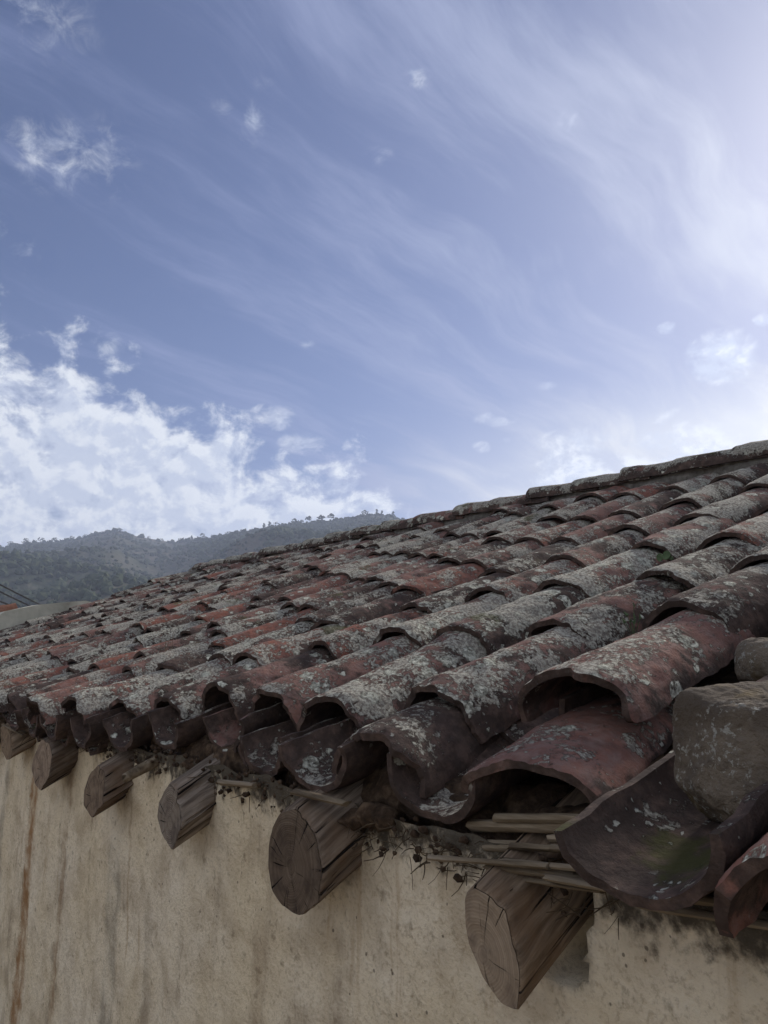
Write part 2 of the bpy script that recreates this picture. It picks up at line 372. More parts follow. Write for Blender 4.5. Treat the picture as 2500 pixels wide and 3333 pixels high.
M_TILE = tile_material(); M_WOOD = wood_material(); M_END = wood_material(True); M_PLASTER = plaster_material()
M_MUD = plain('earth_bedding', [(.3, (.022, .015, .010)), (.5, (.065, .042, .027)), (.68, (.14, .095, .06))], 48, 8, 1.0, .014)
M_TWIG = plain('dry_twig', [(.3, (.035, .025, .018)), (.6, (.09, .065, .04)), (.75, (.16, .12, .075))], 30, 3, .4)
M_CANE = plain('split_cane', [(.3, (.075, .055, .036)), (.5, (.17, .13, .085)), (.7, (.27, .215, .15))], 55, 5, .7, .004, (.08, 1, 1))
M_STONE = None
def stone_material():
    m, B, bs = mat('rough_stone')
    p = B.v('ADD', B.new('ShaderNodeTexCoord').outputs['Object'], B.v('SCALE', (9.1, 4.7, 6.3), scale=B.new('ShaderNodeObjectInfo').outputs['Random']))
    a = B.noise(p, 9, 6, .6); b = B.noise(p, 45, 7, .65); c = B.noise(p, 130, 4, .6); g = B.noise(p, 14, 5, .6, w=3.3)
    col = B.mix(B.ss(a, .35, .65), (.088, .068, .05), (.18, .145, .108))
    col = B.mix(B.ss(b, .45, .7, 0, .6), col, (.095, .08, .066))
    col = B.mix(B.ss(g, .53, .66, 0, .55), col, (.115, .078, .026))
    col = B.mix(B.m('MULTIPLY', B.m('MULTIPLY', B.ss(B.noise(p, 120, 6, .72), .54, .60), .75), B.ss(B.noise(p, 17, 3, .5, w=7), .46, .62)), col, (.36, .355, .31))
    B.put(bs.inputs['Base Color'], col)
    B.put(bs.inputs['Normal'], B.bump(B.m('ADD', B.m('MULTIPLY', a, .8), B.m('ADD', B.m('MULTIPLY', b, .8), B.m('MULTIPLY', c, .6))), 1.0, .010))
    return m
M_STONE = stone_material()

def hill_material():
    m, B, bs = mat('scrub_hillside')
    p = B.new('ShaderNodeTexCoord').outputs['Object']
    a = B.noise(p, .012, 5, .6); b = B.noise(p, .07, 6, .65); c = B.noise(p, .3, 5, .65)
    col = B.mix(B.ss(a, .42, .62), (.040, .048, .030), (.085, .075, .052))
    col = B.mix(B.ss(b, .48, .62, 0, .8), col, (.034, .042, .024))
    col = B.mix(B.ss(c, .52, .66, 0, .5), col, (.12, .105, .078))
    B.put(bs.inputs['Base Color'], col); B.put(bs.inputs['Normal'], B.bump(B.m('ADD', b, c), .7, 2.0))
    return m
M_HILL = hill_material()
M_LEAF = plain('hill_foliage', [(.35, (.022, .032, .018)), (.55, (.045, .058, .030)), (.7, (.075, .082, .045))], .9, 3, .2, .3)
M_BARK = plain('pine_bark', [(.35, (.05, .037, .028)), (.65, (.11, .085, .065))], 4, 4, .4, .05)
M_GROUND = plain('dusty_ground', [(.35, (.28, .23, .165)), (.6, (.41, .34, .25))], 1.5, 7, .5, .05)

# ------------------------------------------------------------------ ground, hills, haze
gx = 950.0
g = build('ground', [(-gx, -gx, 0), (gx, -gx, 0), (gx, gx, 0), (-gx, gx, 0)], [(0, 1, 2, 3)], M_GROUND, smooth=False)
tag(g, kind='structure')

SKYLINE = [(-180, 4.5), (-120, 4.5), (-70, 5.5), (-45, 6.2), (-33, 6.5), (-26.7, 6.9), (-25.1, 7.35), (-23.1, 7.55), (-21.3, 8.0), (-19.5, 8.5), (-17.9, 8.15), (-15.6, 7.85), (-13.3, 8.2), (-10.7, 8.75),
           (-8.7, 9.2), (-6.6, 9.5), (-4.5, 9.7), (-3.1, 9.85), (-1.0, 10.25), (.4, 10.15), (1.6, 9.7), (5, 8.8), (15, 7), (30, 5.5), (60, 4.5), (180, 4.5)]
SA = np.array([q[0] for q in SKYLINE], float); SE = np.array([q[1] for q in SKYLINE], float)
def ridge_r(az): return np.interp(az, [-180, -40, -22, -16, -11, 0, 30, 180], [600, 600, 590, 560, 450, 410, 420, 600])
def hill_h(az, r):
    az = np.asarray(az, float); r = np.asarray(r, float)
    el = np.interp(az, SA, SE); Rr = ridge_r(az); H = Rr * np.tan(np.radians(el)) + EYE
    t = np.clip((r - 70) / (Rr - 70), 0, 1)
    x = r * np.sin(np.radians(az)); y = r * np.cos(np.radians(az))
    q = np.stack([x, y, x * 0], 1)
    nz = fbm(q, 1 / 75., 4, 3); gul = 1 - np.abs(fbm(q, 1 / 60., 3, 9)) * 2
    prof = t ** 1.12
    z = H * prof + (nz * 13 - gul * 6 + 2) * np.sin(np.pi * np.clip(t, 0, 1)) ** 1.0 * (1 - t ** 6)
    z = np.minimum(z, r * np.tan(np.radians(el - .12)) + EYE + 40 * (t > .97))
    z = np.where(t > .97, np.minimum(z, H), z)
    over = np.clip((r - Rr) / 200, 0, 1)
    z = z - H * .75 * over ** 1.2
    return z - 1.2 * (1 - np.clip(t * 8, 0, 1))
def hill_pt(az, r):
    z = float(hill_h([az], [r])[0]); d = HEAD * math.cos(R(az)) + RIGHT * math.sin(R(az))
    return Vector((d.x * r, d.y * r, z))
azs = np.concatenate([np.linspace(-180, -42, 70), np.linspace(-40, 16, 281), np.linspace(18, 178, 80)])
us = np.concatenate([np.linspace(0, 1, 64), np.linspace(1.02, 1.5, 9)])
A, U = np.meshgrid(azs, us); A = A.ravel(); U = U.ravel(); RR = 60 + (ridge_r(A) - 60) * U
Z = hill_h(A, RR); ar = np.radians(A)
HV = np.stack([(HEAD.x * np.cos(ar) + RIGHT.x * np.sin(ar)) * RR, (HEAD.y * np.cos(ar) + RIGHT.y * np.sin(ar)) * RR, Z], 1)
na = len(azs); HF = grid_faces(na, len(us), flip=True)
HF += [(v * na, (v + 1) * na, (v + 1) * na + na - 1, v * na + na - 1) for v in range(len(us) - 1)]
hill = build('hill', HV, HF, M_HILL, sharp=None); tag(hill, kind='structure')

ICO_V = []; t_ = (1 + 5 ** .5) / 2
for a_, b_ in ((-1, t_), (1, t_), (-1, -t_), (1, -t_)): ICO_V += [(a_, b_, 0)]
for a_, b_ in ((-1, t_), (1, t_), (-1, -t_), (1, -t_)): ICO_V += [(0, a_, b_)]
for a_, b_ in ((t_, -1), (t_, 1), (-t_, -1), (-t_, 1)): ICO_V += [(a_, 0, b_)]
ICO_V = np.array(ICO_V) / math.sqrt(1 + t_ * t_)
ICO_F = [(0, 11, 5), (0, 5, 1), (0, 1, 7), (0, 7, 10), (0, 10, 11), (1, 5, 9), (5, 11, 4), (11, 10, 2), (10, 7, 6), (7, 1, 8), (3, 9, 4), (3, 4, 2), (3, 2, 6), (3, 6, 8), (3, 8, 9), (4, 9, 5), (2, 4, 11), (6, 2, 10), (8, 6, 7), (9, 8, 1)]
nr = np.random.default_rng(5)
def blobs(cs, rs, seed=0, jit=.35):
    V = []; F = []; k = 0
    r_ = np.random.default_rng(seed)
    for c, rr in zip(cs, rs):
        v = ICO_V * (1 + r_.uniform(-jit, jit, (12, 1))) * np.array(rr) + np.array(c)
        V.append(v); F += [(a + k, b + k, c2 + k) for a, b, c2 in ICO_F]; k += 12
    return np.concatenate(V), F
cs = []; rs = []
n_try = 0
while len(cs) < 9500 and n_try < 60000:
    n_try += 1
    az = rng.uniform(-33, 8); u = rng.random() ** .75
    Rr = float(ridge_r(az)); r = 80 + (Rr - 82) * u
    d = HEAD * math.cos(R(az)) + RIGHT * math.sin(R(az))
    x, y = d.x * r, d.y * r
    wood = float(fbm(np.array([[x, y, 0]]), 1 / 55., 3, 21)[0]) + .75 * (1 - u) - .25 + (.25 if az > -9 else 0)
    if -23 < az < -14.5 and u > .62: wood -= .4
    if wood < rng.uniform(-.75, .2): continue
    cs.append((x, y, 0)); s_ = rng.uniform(.55, 1.35) * (1.2 if wood > .3 else .75) * (.6 + .4 * r / 400)
    if u > .93: s_ *= .6
    rs.append((s_ * 1.25, s_ * 1.25, s_ * rng.uniform(.9, 1.5)))
for k in range(420):
    az = rng.uniform(-33, 6); az += 1.2 * math.sin(az * 3.1); r = float(ridge_r(az)) * rng.uniform(.965, .995); d = HEAD * math.cos(R(az)) + RIGHT * math.sin(R(az))
    cs.append((d.x * r, d.y * r, 0)); s_ = rng.uniform(.35, 1.15) * r / 430; rs.append((s_ * 1.3, s_ * 1.3, s_ * rng.uniform(.8, 1.5)))
ca = np.array([math.degrees(math.atan2(Vector(c).dot(RIGHT), Vector(c).dot(HEAD))) for c in cs]); cr = np.array([math.hypot(c[0], c[1]) for c in cs])
cz = hill_h(ca, cr)
cs = [(c[0], c[1], z_ + r_[2] * .35) for c, z_, r_ in zip(cs, cz, rs)]
bv, bf = blobs(cs, rs, 3, .38)
sc_ = build('hillside_scrub', bv, bf, M_LEAF, smooth=False); tag(sc_, kind='stuff')

def pine(az, h, wdt, shape, label):
    Rr = float(ridge_r(az)); base = hill_pt(az, Rr * .985)
    t = empty('pine_tree', base - Vector((0, 0, .5))); tag(t, label, 'tree', 'pines along the hill crest')
    th = h * (.62 if shape == 'open' else .8)
    V = []; F = []
    for k in range(4):
        zz = th * k / 3; rr = .16 * h / 5 * (1 - .6 * k / 3)
        for j in range(6): V.append((rr * math.cos(j * 1.047) + .12 * math.sin(k * 1.7) * h / 5, rr * math.sin(j * 1.047), zz))
    for k in range(3):
        for j in range(6): F.append((k * 6 + j, k * 6 + (j + 1) % 6, k * 6 + 6 + (j + 1) % 6, k * 6 + 6 + j))
    build('trunk', V, F, M_BARK, t)
    c2 = []; r2 = []
    for k in range(34):
        q = rng.random()
        if shape == 'open':
            zz = h * (.48 + .5 * q); rad = wdt * .5 * math.sin(math.pi * (.25 + .7 * q)) * 1.05
        elif shape == 'cone':
            zz = h * (.15 + .83 * q); rad = wdt * .5 * (1.05 - q)
        else:
            zz = h * (.12 + .85 * q); rad = wdt * .5 * math.sqrt(max(.05, 1 - (1.7 * q - .8) ** 2))
        an = rng.uniform(0, 6.283); rr = rad * math.sqrt(rng.random())
        c2.append((rr * math.cos(an), rr * math.sin(an), zz)); s2 = h * rng.uniform(.055, .115)
        r2.append((s2 * 1.3, s2 * 1.3, s2 * .75))
    v, f = blobs(c2, r2, rng.randint(0, 9999), .5)
    build('crown', v, f, M_LEAF, t, smooth=False)
    return t
def place_words(az):
    if az < -20.5: return 'on the low left part of the crest'
    if az < -18: return 'on the bare left summit of the hill'
    if az < -14: return 'in the saddle right of the bare summit'
    if az < -8: return 'on the rising crest between saddle and upper ridge'
    if az < -3: return 'on the upper ridge left of the highest knoll'
    return 'on the highest knoll just above the tiled ridge'
PINES = [(-6.75, 5.2, 6.0, 'open'), (-6.2, 3.6, 3.2, 'open'), (-5.65, 6.2, 5.0, 'open'), (-4.75, 6.4, 4.6, 'open'), (-4.0, 6.6, 4.8, 'open'), (-1.45, 5.2, 5.2, 'open'), (-.55, 5.6, 2.6, 'cone'), (-.15, 5.0, 2.6, 'cone'),
         (.7, 5.6, 3.6, 'cone'), (-9.0, 4.6, 3.4, 'cone'), (-8.6, 5.4, 3.6, 'cone'), (-8.1, 4.2, 4.5, 'round'), (-10.6, 3.2, 3.4, 'round'), (-19.3, 3.6, 5.5, 'open'), (-20.3, 2.4, 3.0, 'round'),
         (-14.2, 4.4, 3.0, 'cone'), (-13.4, 5.0, 4.4, 'round'), (-15.0, 3.2, 2.8, 'round'), (-11.6, 3.6, 4.2, 'round'), (-17.2, 2.6, 2.6, 'round'), (-16.3, 2.6, 2.8, 'round'), (-12.7, 2.8, 3.2, 'round'), (-22.3, 3.4, 3.6, 'round'),
         (-23.4, 3.8, 4.6, 'round'), (-24.3, 4.2, 5.0, 'round'), (-25.2, 4.2, 5.4, 'round'), (-26.1, 4.0, 5.6, 'round'), (-26.9, 3.6, 4.6, 'round'), (-21.5, 2.8, 3.2, 'round')]
SHAPEW = {'open': 'flat topped open pine', 'cone': 'slim pointed pine', 'round': 'low rounded bushy tree'}
PLABEL = ['broad flat topped pine at the left end of the ridge pine group', 'smallest open pine, squeezed between two larger pines on the upper ridge', 'flat topped pine third in the row of ridge pines left of the knoll',
          'flat topped pine with bare trunk just left of the last pine before the knoll', 'rightmost flat topped pine of the ridge row, nearest the bare gap before the knoll', 'wide flat topped pine on the left shoulder of the highest knoll', 'left one of two slim pointed trees on top of the highest knoll', 'right one of two slim pointed trees on top of the highest knoll',
          'pointed pine on the right slope of the knoll, just above the roof ridge', 'left pointed tree of the dense clump where the crest steps up', 'tallest pointed tree of the dense clump where the crest steps up', 'low bushy tree at the right of the dense clump where the crest steps up', 'single low bush tree on the crest left of the dense clump', 'lone flat tree standing on the bare left summit of the hill', 'small shrub tree just left of the bare summit',
          'slim pointed tree in the saddle, left of the round saddle tree', 'full round tree standing tallest in the saddle right of the bare summit', 'low shrub tree leftmost in the saddle group', 'round bushy tree between the saddle and the stepped crest', 'tiny shrub tree just right of the bare summit', 'tiny shrub tree on the slope down from bare summit to saddle', 'small round tree right of the tall saddle tree', 'low round tree third on the crest left of the bare summit',
          'bushy tree at the upper end of the dark tree line on the left crest', 'dense bushy tree fourth from the left edge on the low crest', 'widest bushy tree, third from the left edge on the low crest', 'bushy tree second from the left edge on the low crest', 'bushy tree at the left edge of the picture on the low crest', 'small shrub tree halfway between the dark tree line and the bare summit']
for (az, h, wd, shp), lb in zip(PINES, PLABEL): pine(az, h * .72 * float(ridge_r(az)) / 430, wd * .8 * float(ridge_r(az)) / 430, shp, lb)

ZT = max(float(Z.max()), 2) + 12
hb = [(-1000, -1000, -1), (1000, -1000, -1), (1000, 1000, -1), (-1000, 1000, -1), (-1000, -1000, ZT), (1000, -1000, ZT), (1000, 1000, ZT), (-1000, 1000, ZT)]
mh = bpy.data.materials.new('valley_haze'); mh.use_nodes = True
B = NB(mh.node_tree); pv_ = B.new('ShaderNodeVolumePrincipled'); ho = B.new('ShaderNodeOutputMaterial'); B.l.new(pv_.outputs[0], ho.inputs['Volume'])
pv_.inputs['Color'].default_value = (.60, .68, .88, 1); pv_.inputs['Density'].default_value = .0008; pv_.inputs['Anisotropy'].default_value = .3
haze = build('haze', hb, [(0, 3, 2, 1), (4, 5, 6, 7), (0, 1, 5, 4), (1, 2, 6, 5), (2, 3, 7, 6), (3, 0, 4, 7)], mh, smooth=False); tag(haze, kind='stuff')

# ------------------------------------------------------------------ the house
NW = .765                                  # face of the front wall
S0, S1, NR, ZR = -1.4, 7.42, 3.25, .90    # near and far ends, ridge
house = empty('house', P(3, NW, -EYE)); HO = house.location.copy()
tag(house, 'old farmhouse with beige plastered wall, timber rafter ends and lichened red clay tile roof', 'house')
def hpart(o):            # parent to the house keeping world placement
    o.parent = house; o.location = o.location - HO; return o

def front_wall():
    ss = np.concatenate([np.linspace(S0, .1, 12), np.arange(.12, 3.7, .011), np.linspace(3.72, S1, 150)])
    zs = np.concatenate([np.linspace(-EYE, -1.25, 10), np.arange(-1.24, -.232, .011)])
    Sg, Zg = np.meshgrid(ss, zs); s = Sg.ravel(); z = Zg.ravel()
    q = np.stack([s, z, z * 0], 1)
    d = fbm(q, 3.0, 3, 1) * .012 + fbm(q, 22, 3, 2) * .0042 + fbm(q, 75, 2, 4) * .0034
    topf = np.clip((z + .34) / .09, 0, 1)
    d = d + topf * (fbm(q, 14, 3, 8) * .014 + .004)
    n = NW - d
    hs = s + fbm(q, 60, 3, 15) * .014 - np.clip(-.30 - z, 0, 1) * .25
    hole = np.exp(-((hs - .636) / .021) ** 10 - ((z + .305 + fbm(q, 30, 3, 16) * .02) / .068) ** 12)     # crumbled recess right of the near rafter
    n = n + hole * .6
    z = z + topf * fbm(q, 9, 3, 11) * .018
    V = np.stack([-s, n, EYE + z], 1); k = len(V); nu = len(ss)
    F = grid_faces(nu, len(zs))
    def quad(a, b, c, dd):
        nonlocal V
        i = len(V); V = np.concatenate([V, np.array([tuple(a), tuple(b), tuple(c), tuple(dd)])]); F.append((i, i + 1, i + 2, i + 3))
    zb, zt = -EYE, -.165
    nb = 2 * NR - NW
    for s_ in (S0, S1):                    # gable ends with peak
        i = len(V); V = np.concatenate([V, np.array([tuple(P(s_, NW + .012, zb)), tuple(P(s_, nb, zb)), tuple(P(s_, nb, zt)), tuple(P(s_, NR, crest(NR) - .2)), tuple(P(s_, NW + .012, zt))])])
        F.append((i, i + 1, i + 2, i + 3, i + 4) if s_ > 0 else (i + 4, i + 3, i + 2, i + 1, i))
    quad(P(S0, nb, zb), P(S1, nb, zb), P(S1, nb, zt), P(S0, nb, zt))
    o = build('wall', V, F, M_PLASTER, sharp=None)
    return hpart(o)
front_wall()

# --- rafters: logs hewn to uneven sections, ends just proud of the wall
BETA = R(28)
RAFT = [
 (3.185, -.330, [(.109, .056), (.059, -.03), (-.043, -.056), (-.109, -.034), (-.088, .02), (-.012, .062)], (1.15, 1.02, .85, 1), (1.35, 1.2, 1.0, 1)),
 (2.677, -.350, [(.025, .077), (-.075, .078), (-.115, .039), (-.092, -.032), (-.015, -.078), (.06, -.066), (.115, -.025), (.109, .009)][::-1], (.75, .72, .7, 1), (1.7, 1.55, 1.4, 1)),
 (2.149, -.357, [(-.027, .071), (-.073, .054), (-.082, -.018), (.001, -.071), (.079, -.048), (.082, -.008), (.047, .036)][::-1], (.85, .78, .72, 1), (1.25, 1.12, .98, 1)),
 (1.643, -.341, [(.011, .066), (-.035, .059), (-.062, .009), (-.068, -.018), (-.024, -.066), (.035, -.046), (.068, -.012), (.063, .021), (.021, .062)][::-1], (1.05, 1.02, .98, 1), (1.35, 1.34, 1.32, 1)),
 (1.132, -.329, [(.044, .071), (-.005, .08), (-.033, .066), (-.06, .052), (-.079, .033), (-.086, .006), (-.075, -.044), (-.025, -.08), (.037, -.077), (.071, -.061), (.086, -.026), (.086, .009), (.073, .044)][::-1], (.95, .88, .8, 1), (.82, .74, .66, 1)),
 (.691, -.335, [(.028, .062), (-.025, .047), (-.043, -.002), (-.046, -.015), (-.038, -.056), (-.014, -.057), (-.0, -.049), (.017, -.038), (.039, -.008), (.046, .017), (.045, .048)][::-1], (1.15, 1.02, .86, 1), (1.7, 1.58, 1.38, 1)),
]
GROOVE = {0: .4, 1: .45, 2: .8, 3: 1.0, 4: .5, 5: .28}
def rafter(idx, s, z, poly, tint, tint_end, n_end=.69):
    # outline given in (s, z) about the end's centre, turned into the log's own cross-section
    pts = [(-a, b) for a, b in poly]
    area = sum(pts[i][0] * pts[(i + 1) % len(pts)][1] - pts[(i + 1) % len(pts)][0] * pts[i][1] for i in range(len(pts)))
    if area < 0: pts = pts[::-1]
    M = 84; per = []; L = [math.dist(pts[i], pts[(i + 1) % len(pts)]) for i in range(len(pts))]; T = sum(L)
    for k in range(M):
        d = T * k / M; i = 0
        while d > L[i]: d -= L[i]; i += 1
        f = d / L[i]; a, b = pts[i], pts[(i + 1) % len(pts)]
        per.append((a[0] + (b[0] - a[0]) * f, a[1] + (b[1] - a[1]) * f))
    per = np.array(per)
    for _ in range(1): per = per * .5 + .25 * (np.roll(per, 1, 0) + np.roll(per, -1, 0))
    c, sn = math.cos(BETA), math.sin(BETA)
    V = []; ys = np.concatenate([[0, .003], np.linspace(.012, .24, 20), [.30, .36]])
    for y in ys:
        q = np.stack([per[:, 0] * 90, np.full(M, y * 3.0 + idx * 7.7), per[:, 1] * 90], 1)
        g = fbm(q, 1.0, 2, 31 + idx)
        q2 = np.stack([per[:, 0] * 26, np.full(M, y * 7 + idx * 3.1), per[:, 1] * 26], 1)
        d = np.minimum(g, .08) * .017 * GROOVE.get(idx, .7) * min(1, .45 + y * 12) + fbm(q2, 1.0, 2, 77) * .004
        rad = per / np.linalg.norm(per, axis=1, keepdims=True)
        pp = per + rad * d[:, None] - rad * (.0025 if y == 0 else 0)
        # vertical end face: world (dx, 0, dz) in the tilted log frame
        for (x, zz), dd in zip(pp, d): V.append((x, zz * sn + y + (.004 * dd / .01 if y == 0 else 0), zz * c))
    ny = len(ys)
    F = []
    for k in range(ny - 1):
        for j in range(M): F.append((k * M + j, k * M + (j + 1) % M, (k + 1) * M + (j + 1) % M, (k + 1) * M + j))
    body = build('rafter', V, F, M_WOOD, sharp=50)
    body.location = P(s, n_end, z); body.rotation_euler = (BETA, 0, 0); body.color = tint; hpart(body)
    V2 = []; F2 = []; rings = 9
    r0 = np.array(V[:M])
    cen = np.array([0, 0, 0.0])
    for k in range(rings):
        f = 1 - k / rings
        rr = r0 * f + cen * (1 - f)
        bumpy = fbm(np.stack([rr[:, 0] * 40, rr[:, 2] * 40, np.full(M, idx * 5.0)], 1), 1.0, 3, 5) * .0035 * (k > 0)
        rr = rr + np.array([0, -1, 0]) * (.001 + bumpy[:, None] * 1.0)
        V2 += [tuple(q) for q in rr]
    V2.append((0, -.001, 0))
    for k in range(rings - 1):
        for j in range(M): F2.append((k * M + (j + 1) % M, k * M + j, (k + 1) * M + j, (k + 1) * M + (j + 1) % M))
    for j in range(M): F2.append(((rings - 1) * M + (j + 1) % M, (rings - 1) * M + j, rings * M))
    e = build('end_grain', V2, F2, M_END, body, sharp=None); e.color = (*tint_end[:3], {3: 1.0, 4: .55}.get(idx, .25))
    return body
for i, (s, z, poly, t1, t2) in enumerate(RAFT): rafter(i, s, z, poly, t1, t2)
for i, s in enumerate((3.68, 4.17, 4.68, 5.18, 5.68, 6.2, 6.7, .18)):
    src = RAFT[(i * 2 + 1) % 5]; rafter(10 + i, s, -.345, src[2], src[3], src[4])

# --- roof deck, and the back slope behind the ridge
def deck():
    V = []; F = []
    def slab(p0, p1, th):
        i = len(V)
        for s_ in (S0, S1):
            for (n_, z_) in (p0, p1): V.append(P(s_, n_, z_)); V.append(P(s_, n_, z_ - th))
        F.extend([tuple(i + q for q in f) for f in ((0, 2, 6, 4), (1, 5, 7, 3), (0, 4, 5, 1), (2, 3, 7, 6), (0, 1, 3, 2), (4, 6, 7, 5))])
    slab((.84, crest(.84) - .165), (NR, crest(NR) - .165), .03)
    slab((2 * NR - .7, crest(.7) - .10), (NR + .004, crest(NR) - .12), .03)
    o = build('roof', V, F, M_MUD, smooth=False); return hpart(o)
roof = deck(); RO = HO + roof.location
def rpart(o): o.parent = roof; o.location = o.location - RO; return o

# --- clay tiles
def tile_arrays(L=.45, w0=.208, w1=.165, h0=.094, h1=.078, th=.014, nu=17, nv=10, seed=0, rough=1.0, flip=False, rag=.006, expo=1.0):
    r_ = np.random.default_rng(seed); ph = r_.uniform(0, 50, 3)
    ang = np.linspace(-1, 1, nu) * math.pi / 2
    def surf(inner):
        V = np.zeros((nv, nu, 3))
        for k in range(nv):
            t = k / (nv - 1); w = w0 + (w1 - w0) * t; h = h0 + (h1 - h0) * t; q = th if inner else 0
            V[k, :, 0] = np.sign(np.sin(ang)) * np.abs(np.sin(ang)) ** expo * (w / 2 - q)
            V[k, :, 1] = L * t
            V[k, :, 2] = (h - q) * np.cos(ang) - h
        return V.reshape(-1, 3)
    o, i = surf(False), surf(True)
    tt = np.tile(np.arange(nv)[:, None] / (nv - 1), (1, nu)).ravel()
    base = np.stack([o[:, 0] * 9 + ph[0], o[:, 1] * 5 + ph[1], o[:, 2] * 9 + ph[2]], 1)
    d1 = fbm(base, 1.0, 2, seed) * .006 * rough
    d2 = fbm(base * 6, 1.0, 4, seed + 50, .6) * .0034 * rough
    nrm = np.stack([o[:, 0], o[:, 1] * 0, o[:, 2] + h0], 1); nrm /= np.maximum(np.linalg.norm(nrm, axis=1, keepdims=True), 1e-6)
    wx = fbm(np.stack([o[:, 1] * 3 + ph[0], o[:, 1] * 0 + ph[2], o[:, 1] * 0], 1), 1.0, 2, seed + 9) * .006 * rough
    for v in (o, i):
        v += nrm * d1[:, None]; v[:, 0] += wx
    o += nrm * d2[:, None]
    edge = fbm(np.stack([o[:, 0] * 28 + ph[1], o[:, 2] * 28 + ph[0], np.zeros(len(o))], 1), 1.0, 3, seed + 3) * rag
    fr = np.clip(1 - tt * 8, 0, 1)
    for v in (o, i): v[:, 1] += edge * fr + (np.tile(np.abs(ang / 1.57) ** 2, nv)) * .006 * fr
    side = np.tile((np.abs(ang) > 1.5).astype(float), nv)
    sd = fbm(np.stack([o[:, 1] * 30 + ph[2], np.sign(o[:, 0]) * 3, np.zeros(len(o))], 1), 1.0, 3, seed + 4) * .006
    for v in (o, i): v[:, 2] += side * sd
    # slightly eroded rim
    rim = (tt == 0)
    o[rim] -= nrm[rim] * .0028
    V = np.concatenate([o, i]); n0 = nv * nu
    F = grid_faces(nu, nv) + grid_faces(nu, nv, n0, True)
    for u in range(nu - 1):
        F.append((u + 1, u, n0 + u, n0 + u + 1)); b = (nv - 1) * nu + u; F.append((b, b + 1, n0 + b + 1, n0 + b))
    for k in range(nv - 1):
        a = k * nu; F.append((a, a + nu, n0 + a + nu, n0 + a)); a = k * nu + nu - 1; F.append((a + nu, a, n0 + a, n0 + a + nu))
    if flip:
        V = V * np.array([1, 1, -1]); F = [f[::-1] for f in F]
    return V, F
def tile_mesh(name, **kw):
    V, F = tile_arrays(**kw)
    me = bpy.data.meshes.new(name); me.from_pydata([tuple(v) for v in V], [], F); me.update()
    me.polygons.foreach_set('use_smooth', [True] * len(me.polygons)); me.set_sharp_from_angle(angle=R(42)); me.materials.append(M_TILE)
    return me
COVERS = [tile_mesh('roof_tile', seed=100 + k, w0=.208 + .018 * math.sin(k * 2.3), w1=.162 + .012 * math.sin(k * 1.1), h0=.090 + .015 * math.sin(k * 1.9), h1=.076, nu=15, nv=9, rag=.013, rough=1.6) for k in range(24)]
def put_tile(me, s, n, z, beta, yaw=0.0, roll=0.0, name='roof_tile'):
    o = link(name, me); o.location = P(s, n, z); o.rotation_euler = Euler((beta, roll, yaw), 'XYZ'); return rpart(o)
def sagz(s, n): return float(fbm(np.array([[s * .7, n * .9, 2.0]]), 1.0, 2, 61)[0]) * .016

MEAS = {   # rows nearest the lens: fronts (s, n, z) of their lowest tile(s), then n of the fronts above
 'B': (.77, [(.70, .755, -.135, dict(h0=.054, h1=.056, w0=.212, w1=.185, rag=.006)), (.745, .90, -.021, dict(h0=.082, w0=.205))], [(.77, 1.25), (.765, 1.55), (.775, 1.88), (.77, 2.2), (.78, 2.52), (.77, 2.84)]),
 'A': (1.0, [(.985, .735, -.120, dict(h0=.086, w0=.202)), (1.015, .88, -.05, dict(h0=.098, w0=.20))], [(1.03, 1.21), (.975, 1.5), (.99, 1.84), (1.0, 2.17), (1.0, 2.5), (.99, 2.84)]),
 'C': (1.26, [(1.253, .81, -.074, dict(h0=.104, w0=.214))], [(1.265, 1.17), (1.265, 1.52), (1.24, 1.87), (1.26, 2.19), (1.27, 2.58), (1.27, 2.9)]),
 'D': (1.49, [(1.488, .83, -.074, dict(h0=.088, w0=.205))], [(1.475, 1.16), (1.51, 1.5), (1.49, 1.8), (1.51, 2.17), (1.52, 2.5), (1.53, 2.85)]),
 'E': (1.71, [(1.715, .813, -.065, dict(h0=.104, w0=.212))], [(1.72, 1.1), (1.70, 1.41), (1.71, 1.75), (1.76, 2.15), (1.77, 2.5), (1.75, 2.83)]),
 'F': (1.95, [(1.94, .775, -.107, dict(h0=.092, w0=.2))], [(1.96, 1.02), (1.99, 1.3), (2.0, 1.63), (2.01, 1.93), (2.02, 2.25), (2.01, 2.56), (2.0, 2.87)]),
 'G': (2.19, [(2.165, .745, -.124, dict(h0=.09))], [(2.2, 1.05), (2.2, 1.36), (2.21, 1.7), (2.22, 2.0), (2.23, 2.3), (2.22, 2.62), (2.22, 2.92)]),
 'H': (2.42, [(2.40, .675, -.124, dict(h0=.088))], [(2.4, .96), (2.42, 1.14), (2.42, 1.5), (2.43, 1.82), (2.44, 2.14), (2.44, 2.5), (2.44, 2.86)]),
 'I': (2.66, [(2.66, .632, -.137, dict(h0=.092))], [(2.65, .93), (2.65, 1.26), (2.66, 1.57), (2.66, 1.9), (2.66, 2.24), (2.67, 2.56), (2.67, 2.88)]),
}
ROWS = []
for key, (sc0, low, upp) in MEAS.items():
    fr = [(s, n, z, kw) for s, n, z, kw in low] + [(s, n, crest(n) + rng.uniform(-.006, .008) + sagz(s, n) * .5 + max(0, n - 2.5) * .06, None) for s, n in upp]
    ROWS.append((sc0, fr))
s = 2.89
while s < S1 - .02:
    n = rng.uniform(.63, .73); fr = []; rowz = rng.uniform(-.010, .010)
    while n < 3.02:
        fr.append((s + rng.uniform(-.018, .018), n, crest(n) + rowz + sagz(s, n) + rng.uniform(-.011, .011) + max(0, (s - 6.9)) * .06 + max(0, n - 2.5) * .06, None)); n += rng.uniform(.27, .40)
    ROWS.append((s, fr)); s += rng.uniform(.225, .245)
